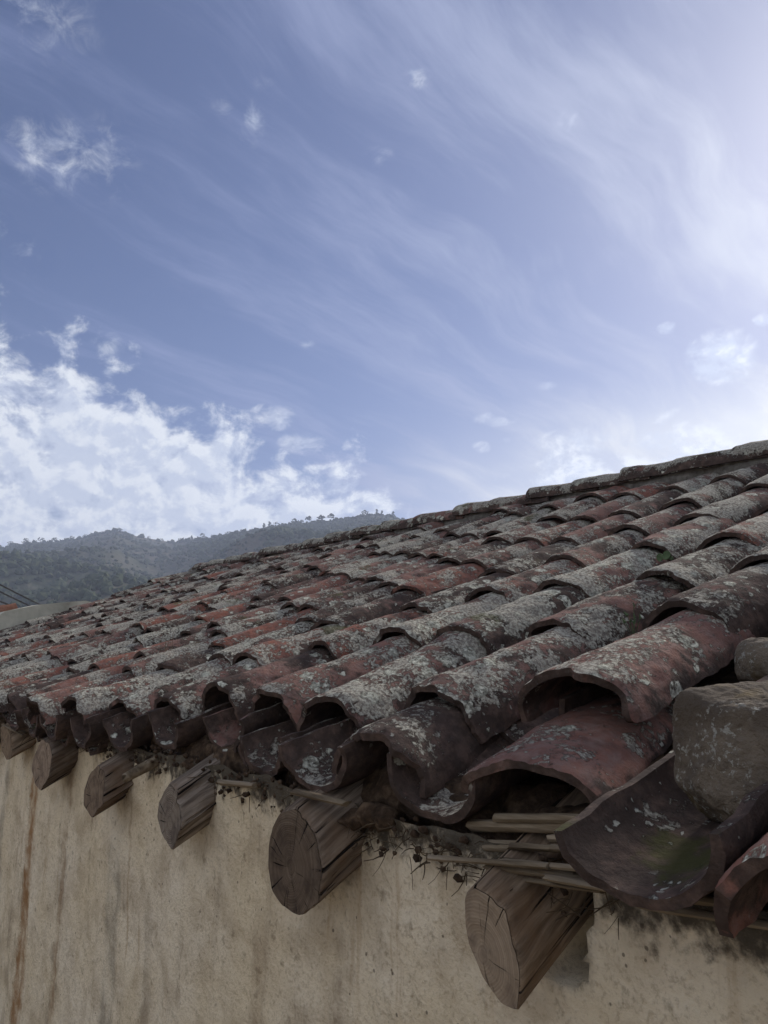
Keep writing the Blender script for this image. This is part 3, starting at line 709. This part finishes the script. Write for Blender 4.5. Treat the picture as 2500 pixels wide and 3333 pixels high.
for s, n_first in ((.53, 1.28), (.295, .62), (.05, .68), (-.22, .70), (-.45, .66), (-.68, .7), (-.92, .67), (-1.16, .7)):
    n = n_first; fr = []
    while n < 3.0:
        fr.append((s + rng.uniform(-.012, .012), n, crest(n) + rng.uniform(-.006, .006) + (0), None)); n += .335
    ROWS.append((s, fr))
tcount = 0
NEAR = {(.77, 0): (.36, .10), (.77, 1): (.56, .60), (.77, 2): (.66, .5), (1.0, 0): (.72, .38), (1.0, 1): (.60, .52), (1.0, 2): (.58, .56), (1.0, 3): (.45, .66), (1.26, 0): (.48, .62), (1.26, 1): (.5, .78), (1.26, 2): (.4, .8),
        (1.49, 0): (.5, .52), (1.49, 1): (.22, .62), (1.49, 2): (.35, .72), (1.71, 0): (.66, .34), (1.71, 1): (.22, .5), (1.71, 2): (.55, .6), (1.95, 0): (.62, .6), (2.19, 0): (.52, .72), (2.42, 0): (.34, .7), (2.66, 0): (.4, .72)}
for sc0, fr in ROWS:
    for j, (s, n, z, kw) in enumerate(fr):
        if j + 1 < len(fr):
            s2, n2, z2, _ = fr[j + 1]; beta = math.atan2(z2 - .022 - z, n2 - n); yaw = -math.atan2(-(s2 - s), n2 - n) * .6
            if kw is not None and n2 - n < .2: beta = R(13)
        else: beta = SLOPE - R(4); yaw = 0
        beta = max(R(6), min(R(24), beta)); yaw = -yaw
        yaw = math.atan2((s2 - s), n2 - n) * .6 if j + 1 < len(fr) else 0
        hi = s < 2.8 and n < 1.9 and s > .2
        if kw is not None or hi:
            a = dict(seed=300 + tcount, nu=41, nv=40, rag=.019, w0=.208 + rng.uniform(-.014, .014), h0=.094 + rng.uniform(-.008, .008), rough=1.5)
            if kw: a.update(kw)
            me = tile_mesh('roof_tile', **a)
        else: me = rng.choice(COVERS)
        o = put_tile(me, s, n, z, beta, yaw + rng.uniform(-.045, .045), rng.uniform(-.09, .09)); tcount += 1
        kb = .38 + .42 * rng.random() ** 1.4; kl = rng.uniform(.36, .74)
        if rng.random() < .16: kb, kl = rng.uniform(.15, .3), rng.uniform(.3, .5)
        if rng.random() < .10: kb, kl = rng.uniform(.7, .85), rng.uniform(.2, .42)
        kb, kl = NEAR.get((round(sc0, 2), j), (kb, kl))
        if sc0 == .295 and j == 0: kb, kl = .33, .16
        o.color = (kb, kl, rng.uniform(.35, .6), 1)
# broken, shifted tile lying across a row
# --- channel tiles: each one seen at the eave is its own piece, the covered courses are one mass
CH0 = [(1.60, .80, -.222), (1.375, .775, -.243), (1.135, .735, -.232), (.872, .765, -.240), (.457, .66, -.236), (1.835, .755, -.232), (2.06, .725, -.252), (2.29, .70, -.262), (2.53, .68, -.268), (2.775, .68, -.272)]
sv = 3.0
while sv < S1 - .1: CH0.append((sv + rng.uniform(-.02, .02), rng.uniform(.66, .74), crest(.70) - .152 + rng.uniform(-.015, .01))); sv += .236
CH0 += [(.13, .66, -.25), (-.1, .66, -.26), (-.34, .66, -.26)]
CH0 += [(q[0] + rng.uniform(.03, .09), q[1] + rng.uniform(.03, .055), q[2] - rng.uniform(.018, .028)) for q in CH0[:10] if abs(q[0] - .475) > .1 and q[0] > 1.2]
for k, (s, n, z) in enumerate(CH0):
    big = abs(s - .457) < .01
    me = tile_mesh('channel_tile', seed=600 + k, w0=.192 if big else .19 + rng.uniform(-.008, .012), w1=.16, h0=.072 if big else .082, h1=.07, nu=27, nv=18, flip=True, rag=.012, rough=1.3, L=.47)
    o = link('channel_tile', me); o.location = P(s, n, z); o.rotation_euler = (R(17) + rng.uniform(-.03, .03), -.16 if big else rng.uniform(-.12, .12), rng.uniform(-.06, .06)); rpart(o)
    o.color = (1.0, .0, .9, 1) if big else (rng.uniform(.7, .9), rng.uniform(.2, .42), .55, 1)
VV = []; FF = []; kk = 0
gaps = sorted(c[0] for c in CH0 if c[2] > crest(c[1]) - .172) + [-.57, -.8, -1.04, -1.25]
for s in gaps:
    n = .97
    while n < 3.1:
        V, F = tile_arrays(seed=kk % 17, nu=9, nv=3, flip=True, w0=.19, w1=.16)
        Mx = Matrix.Translation(P(s, n, crest(n) - .143)) @ Euler((R(17), 0, 0)).to_matrix().to_4x4()
        V = V @ np.array(Mx.to_3x3()).T + np.array(Mx.translation); FF += [tuple(i + len(V) * kk for i in f) for f in F]; VV.append(V); kk += 1; n += .34
o = build('channel_tile_courses', np.concatenate(VV), FF, M_TILE); rpart(o); tag(o, kind='stuff'); o.color = (.75, .35, .6, 1)
# --- ridge tiles, each lapped over the next towards the far end
s = -1.2; k = 0
RID = [tile_mesh('ridge_tile', seed=900 + q, L=.46, w0=.225, w1=.19, h0=.082, h1=.07, nu=15, nv=9, rag=.013, rough=1.6) for q in range(6)]
KNOWN = [1.64, 1.93, 2.2, 2.5, 2.8, 3.11, 3.41, 3.79, 4.14, 4.48, 4.83]
ends = [q for q in np.arange(-1.1, 1.5, .33)] + KNOWN + [q for q in np.arange(5.17, S1 + .1, .34)]
for k, e in enumerate(ends):
    o = link('ridge_tile', RID[k % 6]); zt = ZR + rng.uniform(-.006, .008) + .004
    if e > 5: zt += -.01
    o.location = P(e, NR, zt); o.rotation_euler = Euler((R(-3.6) + rng.uniform(-.012, .012), rng.uniform(-.06, .06), R(-90) + rng.uniform(-.03, .03)), 'XYZ'); rpart(o); o.color = (rng.uniform(.5, .65), rng.uniform(.6, .8), .7, 1)
# mortar fillet under the ridge
def strip(name, path, rad, nseg, seed, amp, m, sharp=None, squash=1.0, fr=9):
    V = []; F = []
    for i, c in enumerate(path):
        for j in range(nseg):
            a = 2 * math.pi * j / nseg; q = np.array([[c[0] * fr, math.cos(a) * 1.4, math.sin(a) * 1.4 + i * .0]])
            rr = rad * (1 + amp * float(fbm(q, 1.0, 3, seed)[0]))
            V.append((c[0], c[1] + math.cos(a) * rr, c[2] + math.sin(a) * rr * squash))
    for i in range(len(path) - 1):
        for j in range(nseg): F.append((i * nseg + j, i * nseg + (j + 1) % nseg, (i + 1) * nseg + (j + 1) % nseg, (i + 1) * nseg + j))
    return build(name, V, F, m, sharp=sharp)
M_MORT = plain('grey_mortar', [(.3, (.09, .08, .07)), (.55, (.2, .185, .16)), (.7, (.3, .28, .25))], 30, 7, .9, .01)
o = strip('ridge_mortar', [P(q, NR - .005, ZR - .105) for q in np.linspace(S0, S1, 200)], .07, 10, 4, .35, M_MORT); rpart(o)
# earth bedding squeezed out under the eave tiles, crumbling
o = strip('earth_bedding', [P(q, .848 if q > .75 else .86, -.240 + .010 * math.sin(q * 7) + (.012 if q < .75 else 0)) for q in np.arange(-1.3, S1, .012)], 0.054, 18, 14, .65, M_MUD, squash=.95, fr=16); hpart(o); tag(o, kind='stuff')
cl = []; cr_ = []
for k in range(700):
    s = rng.uniform(.62, 4.2); n = rng.uniform(.75, .775); z = -.262 + rng.uniform(-.03, .03) + (.0 if s > 1.1 else -.01)
    cl.append(P(s, n, z)); q = rng.uniform(.002, .0065); cr_.append((q * 1.3, q, q))
for s, n, z, q in ((1.045, .755, -.262, .026), (1.02, .76, -.248, .03), (.985, .765, -.245, .026), (1.46, .77, -.255, .022), (1.72, .775, -.25, .024)): cl.append(P(s, n, z)); cr_.append((q, q, q * .8))
v, f = blobs(cl, cr_, 8, .4)
o = build('earth_crumbs', v, f, M_MUD, sharp=None); hpart(o); tag(o, kind='stuff')

# --- sticks
def rod(name, a, b, r, m, nseg=6, bend=.0, taper=1.0, flat=1.0, rings=5, seed=1):
    a = Vector(a); b = Vector(b); d = (b - a); L = d.length
    q = d.to_track_quat('Y', 'Z').to_matrix()
    V = []; F = []; rg = random.Random(seed)
    for k in range(rings):
        t = k / (rings - 1); off = Vector((0, 0, bend * math.sin(t * math.pi))); jit = 1 + rg.uniform(-.12, .12)
        for j in range(nseg):
            an = 2 * math.pi * j / nseg; rr = r * jit * (1 + (taper - 1) * t) * (1 + rg.uniform(-.08, .08))
            V.append(q @ (Vector((math.cos(an) * rr, L * t + (rg.uniform(-1, 1) * r * .8 if k in (0, rings - 1) else 0), math.sin(an) * rr * flat)) + off))
    for k in range(rings - 1):
        for j in range(nseg): F.append((k * nseg + j, k * nseg + (j + 1) % nseg, (k + 1) * nseg + (j + 1) % nseg, (k + 1) * nseg + j))
    F.append(tuple(range(nseg - 1, -1, -1))); F.append(tuple(range((rings - 1) * nseg, rings * nseg)))
    if name is None: return [v + a for v in V], F
    o = build(name, V, F, m, sharp=45); o.location = a; return o
CANES = [((.815, .80, -.234), (.64, .80, -.208), .0055, 1), ((.835, .742, -.271), (.625, .742, -.2395), .0042, .7), ((.73, .73, -.262), (.58, .735, -.246), .006, .6), ((.625, .715, -.250), (.53, .72, -.243), .006, .5),
         ((.77, .782, -.252), (.655, .782, -.232), .003, 1), ((.60, .735, -.232), (.50, .74, -.222), .006, .8), ((.50, .76, -.243), (.40, .76, -.232), .005, .7), ((.52, .76, -.258), (.30, .765, -.236), .0065, .5), ((.70, .745, -.249), (.57, .745, -.232), .0035, .8), ((.66, .79, -.222), (.56, .79, -.205), .005, .8),
         ((1.155, .70, -.227), (1.03, .722, -.231), .0065, .6), ((1.52, .765, -.262), (1.37, .77, -.250), .006, .7), ((1.22, .77, -.24), (1.12, .775, -.238), .005, .7), ((2.83, .72, -.285), (2.62, .74, -.27), .005, .6), ((3.3, .70, -.275), (3.02, .72, -.28), .006, .5), ((3.22, .68, -.262), (2.98, .70, -.285), .004, .6)]
CANES += [((.76, .775, -.215), (.60, .78, -.192), .0065, .7), ((.72, .755, -.240), (.575, .757, -.219), .0055, .55), ((.69, .73, -.255), (.60, .732, -.244), .003, .9), ((.64, .745, -.226), (.54, .748, -.212), .006, .5), ((.80, .775, -.252), (.70, .78, -.238), .0035, .8), ((.66, .722, -.262), (.555, .725, -.250), .0048, .5)]
for k, (a, b, r, fl) in enumerate(CANES):
    if k < 16: a = (a[0], a[1] - .022 * (a[1] > .735), a[2]); b = (b[0], b[1] - .022 * (b[1] > .735), b[2])
    o = rod('cane', P(*a), P(*b), r * 1.35, M_CANE, 8, .0, 1.0, fl, 7, k); hpart(o)
o = rod('cane', P(1.932, .69, -.300), P(1.93, .86, -.225), .0125, M_CANE, 10, 0, 1.05, 1, 6, 55); hpart(o)
TV = []; TF = []
for k in range(260):
    s = rng.uniform(.55, 1.2) if k % 3 else rng.uniform(1.2, 3.6)
    n = rng.uniform(.74, .78); z = -.258 + rng.uniform(-.025, .02) - (.012 if s < 1.1 else 0)
    d = Vector((rng.uniform(-1, 1) * 1.2, -rng.uniform(.15, 1), rng.uniform(-1.0, .35))).normalized() * rng.uniform(.012, .05) * (1.5 if k % 9 == 0 else 1)
    a = P(s, n, z); v, f = rod(None, a, a + d, rng.uniform(.0005, .0012), None, 4, rng.uniform(-.006, .006), .6, 1, 4, k)
    i0 = len(TV); TV += v; TF += [tuple(q + i0 for q in ff) for ff in f]
o = build('eave_twigs', TV, TF, M_TWIG, smooth=False); hpart(o); tag(o, kind='stuff')

# ------------------------------------------------------------------ stones lying on the tiles
def stone(name, c, planes, seed, label, sub=6, p=20.0):
    """a broken block: each plane is (right, up, towards the lens, distance); soft corners, rough faces"""
    import bmesh
    bm = bmesh.new(); bmesh.ops.create_icosphere(bm, subdivisions=sub, radius=1.0)
    D = np.array([v.co[:] for v in bm.verts])
    acc = np.zeros(len(D))
    for a, b, f, dist in planes:
        nrm = np.array(RIGHT) * a + np.array((0, 0, 1.0)) * b - np.array(HEAD) * f; nrm /= np.linalg.norm(nrm)
        acc += np.maximum(D @ nrm / dist, 0) ** p
    r = acc ** (-1 / p)
    r = r * (1 + fbm(D * 2.0 + seed, 1.0, 3, seed) * .09 + fbm(D * 8 + seed, 1.0, 5, seed + 2, .62) * .045)
    for v, k in zip(bm.verts, D * r[:, None]): v.co = k
    me = bpy.data.meshes.new(name); bm.to_mesh(me); bm.free()
    me.polygons.foreach_set('use_smooth', [True] * len(me.polygons)); me.materials.append(M_STONE)
    o = link(name, me); o.location = c; tag(o, label, 'stone', 'stones weighing down the roof tiles'); return o
stone('stone', P(.411, .827, -.100), [(-1, .12, .25, .066), (-.1, 1, .2, .054), (.3, -1, .15, .058), (1, 0, .1, .078), (-.1, .2, 1, .052), (0, 0, -1, .06), (-.7, .75, .25, .077), (.6, -.75, .3, .070), (-.65, .15, .75, .056), (0, -.6, .8, .064), (.7, .7, .1, .086), (-.7, -.7, .1, .083)], 12, 'large brown angular stone lying in the nearest channel tile beside red tile')
stone('stone', P(.575, 1.17, -.012), [(-1, .1, .2, .036), (0, 1, .1, .034), (0, -1, .1, .036), (1, 0, .1, .05), (0, .2, 1, .034), (0, 0, -1, .04), (-.7, .7, .2, .040), (-.7, -.6, .3, .041), (.1, .7, .7, .040)], 5, 'small smooth grey stone wedged beside the tiles above the large brown stone', 5, 5.0)

# ------------------------------------------------------------------ plants in the roof
M_GREEN = plain('fleshy_leaf', [(.35, (.055, .085, .042)), (.65, (.11, .15, .075))], 60, 3, .2, .002)
M_STRAW = plain('dry_stalk', [(.35, (.10, .07, .04)), (.65, (.22, .17, .10))], 60, 3, .2, .002)
t = empty('pennywort', P(1.095, 1.755, .225)); tag(t, 'little round leaved green succulent growing between cover tiles high on the right', 'plant')
for k, (dx, dz, rr) in enumerate(((.009, .003, .0115), (-.010, .0, .0095), (.022, -.004, .005))):
    V = [(0, 0, 0)]; F = []
    for j in range(14):
        a = 2 * math.pi * j / 14; q = rr * (1 + .06 * math.sin(j * 3.1)); V.append((math.cos(a) * q, -.004 - .003 * math.sin(a), math.sin(a) * q))
    for j in range(14): F.append((0, 1 + j, 1 + (j + 1) % 14))
    V += [(x, y + .0022, z_) for x, y, z_ in V]; F += [tuple(15 + i for i in f[::-1]) for f in F]
    F += [(1 + j, 16 + j, 16 + (j + 1) % 14, 1 + (j + 1) % 14) for j in range(14)]
    l = build('leaf', V, F, M_GREEN, t); l.location = (dx, -.02, dz + .012); l.rotation_euler = (R(-30 + 12 * k), R(14 * k - 10), 0)
t2 = empty('weed', P(.895, 1.30, .035)); tag(t2, 'small pale green weed sprouting beside a near cover tile', 'plant')
for k in range(7):
    b = Vector((rng.uniform(-.012, .012), rng.uniform(-.012, .012), rng.uniform(.02, .055)))
    v, f = rod(None, (0, 0, -.02), b, .0009, None, 4, .002, .6, 1, 4, k); build('stem', v, f, M_GREEN, t2)
    V = [(-.004, 0, 0), (0, -.003, .002), (.004, 0, 0), (0, .001, .012)]; l = build('leaf', V, [(0, 1, 3), (1, 2, 3), (2, 1, 0), (0, 3, 2)], M_GREEN, t2); l.location = b; l.rotation_euler = (rng.uniform(-.6, .6), rng.uniform(-.8, .8), rng.uniform(0, 3))
t3 = empty('dry_weed', P(2.71, 1.11, -.03)); tag(t3, 'thin dry brown stalks standing up between the tiles on the left', 'plant')
for k in range(9):
    a = Vector((rng.uniform(-.05, .05), rng.uniform(-.02, .02), -.03)); b = a + Vector((rng.uniform(-.02, .02), rng.uniform(-.02, .02), rng.uniform(.07, .14)))
    v, f = rod(None, a, b, .0011, None, 4, .004, .5, 1, 5, k); build('stalk', v, f, M_STRAW, t3)

# ------------------------------------------------------------------ neighbour beyond the far verge, and its cables
def neighbour():
    t = empty('neighbour_house', P(8.6, 1.6, -EYE)); tag(t, 'low cream rendered neighbour wall with orange tiles at the far left end', 'house')
    NO = t.location
    M_R = plain('cream_render', [(.3, (.30, .285, .225)), (.55, (.48, .46, .37)), (.7, (.60, .57, .47))], 3.5, 8, .6, .02)
    prof = [(.2, .235), (.9, .27), (1.45, .33), (1.52, .385), (1.8, .455), (2.0, .475), (2.2, .50), (2.26, .485), (2.7, .47)]
    V = []; F = []; m = len(prof)
    for s_ in (S1 + .03, S1 + .34):
        for (n_, z_) in prof: V.append(P(s_, n_, z_ - .018 + rng.uniform(-.006, .006)))
        for (n_, z_) in prof: V.append(P(s_, n_, -EYE))
    for i in range(m - 1):
        F.append((i + 1, i, m + i, m + i + 1)); F.append((2 * m + i, 2 * m + i + 1, 3 * m + i + 1, 3 * m + i)); F.append((i, i + 1, 2 * m + i + 1, 2 * m + i))
    F += [(0, 2 * m, 3 * m, m), (m - 1, 2 * m - 1, 4 * m - 1, 3 * m - 1)]
    o = build('wall', V, F, M_R, smooth=False); o.parent = t; o.location = o.location - NO
    b = [P(s_, n_, z_) for s_ in (S1 + .36, 12.0) for n_ in (.9, 4.2) for z_ in (-EYE, .20)]
    o = build('wall', b, [(0, 1, 3, 2), (4, 6, 7, 5), (0, 4, 5, 1), (2, 3, 7, 6), (1, 5, 7, 3)], M_R, smooth=False); o.parent = t; o.location = o.location - NO
    M_O = plain('new_clay', [(.35, (.16, .075, .05)), (.65, (.24, .12, .08))], 20, 5, .5, .005)
    me = COVERS[3].copy(); me.materials.clear(); me.materials.append(M_O)
    for k in range(9):
        for j in range(2):
            o = link('roof_tile', me); o.location = P(S1 + .42 + k * .235, .88 + j * .36, .215 + j * .12 + rng.uniform(-.006, .006)) ; o.rotation_euler = (R(17), 0, 0)
            o.parent = t; o.location = o.location - NO
    return t
neighbour()
M_CABLE = plain('black_cable', [(.4, (.012, .012, .014)), (.6, (.02, .02, .022))], 10, 2, .1, .001)
def cable(az0, e0, az1, e1, d0, d1, label):
    def at(az, el, d): return HEAD * math.cos(R(az)) * d + RIGHT * math.sin(R(az)) * d + Vector((0, 0, EYE + d * math.tan(R(el))))
    a, b = at(az0, e0, d0), at(az1, e1, d1); pts = []
    for k in range(-14, 17):
        t = k / 12.0; pts.append(a + (b - a) * t + Vector((0, 0, .012 * t * (t - 1))))
    V = []; F = []
    for q in pts:
        for j in range(6): V.append(q + Vector((math.cos(j * 1.047) * .013 * -RIGHT.x, math.cos(j * 1.047) * .013 * RIGHT.y, math.sin(j * 1.047) * .013)))
    for k in range(len(pts) - 1):
        for j in range(6): F.append((k * 6 + j, k * 6 + (j + 1) % 6, k * 6 + 6 + (j + 1) % 6, k * 6 + 6 + j))
    o = build('overhead_cable', V, F, M_CABLE); tag(o, label, 'cable', 'overhead cables at the left edge'); return o
cable(-26.6, 4.5, -24.2, 3.3, 13, 14.5, 'uppermost thin black overhead cable in front of the hill at the left edge')
cable(-26.5, 4.0, -24.8, 3.2, 13, 14, 'middle thin black overhead cable in front of the hill at the left edge')
cable(-26.5, 3.4, -25.5, 3.0, 13, 13.7, 'lowest thin black overhead cable just above the orange neighbour tiles')
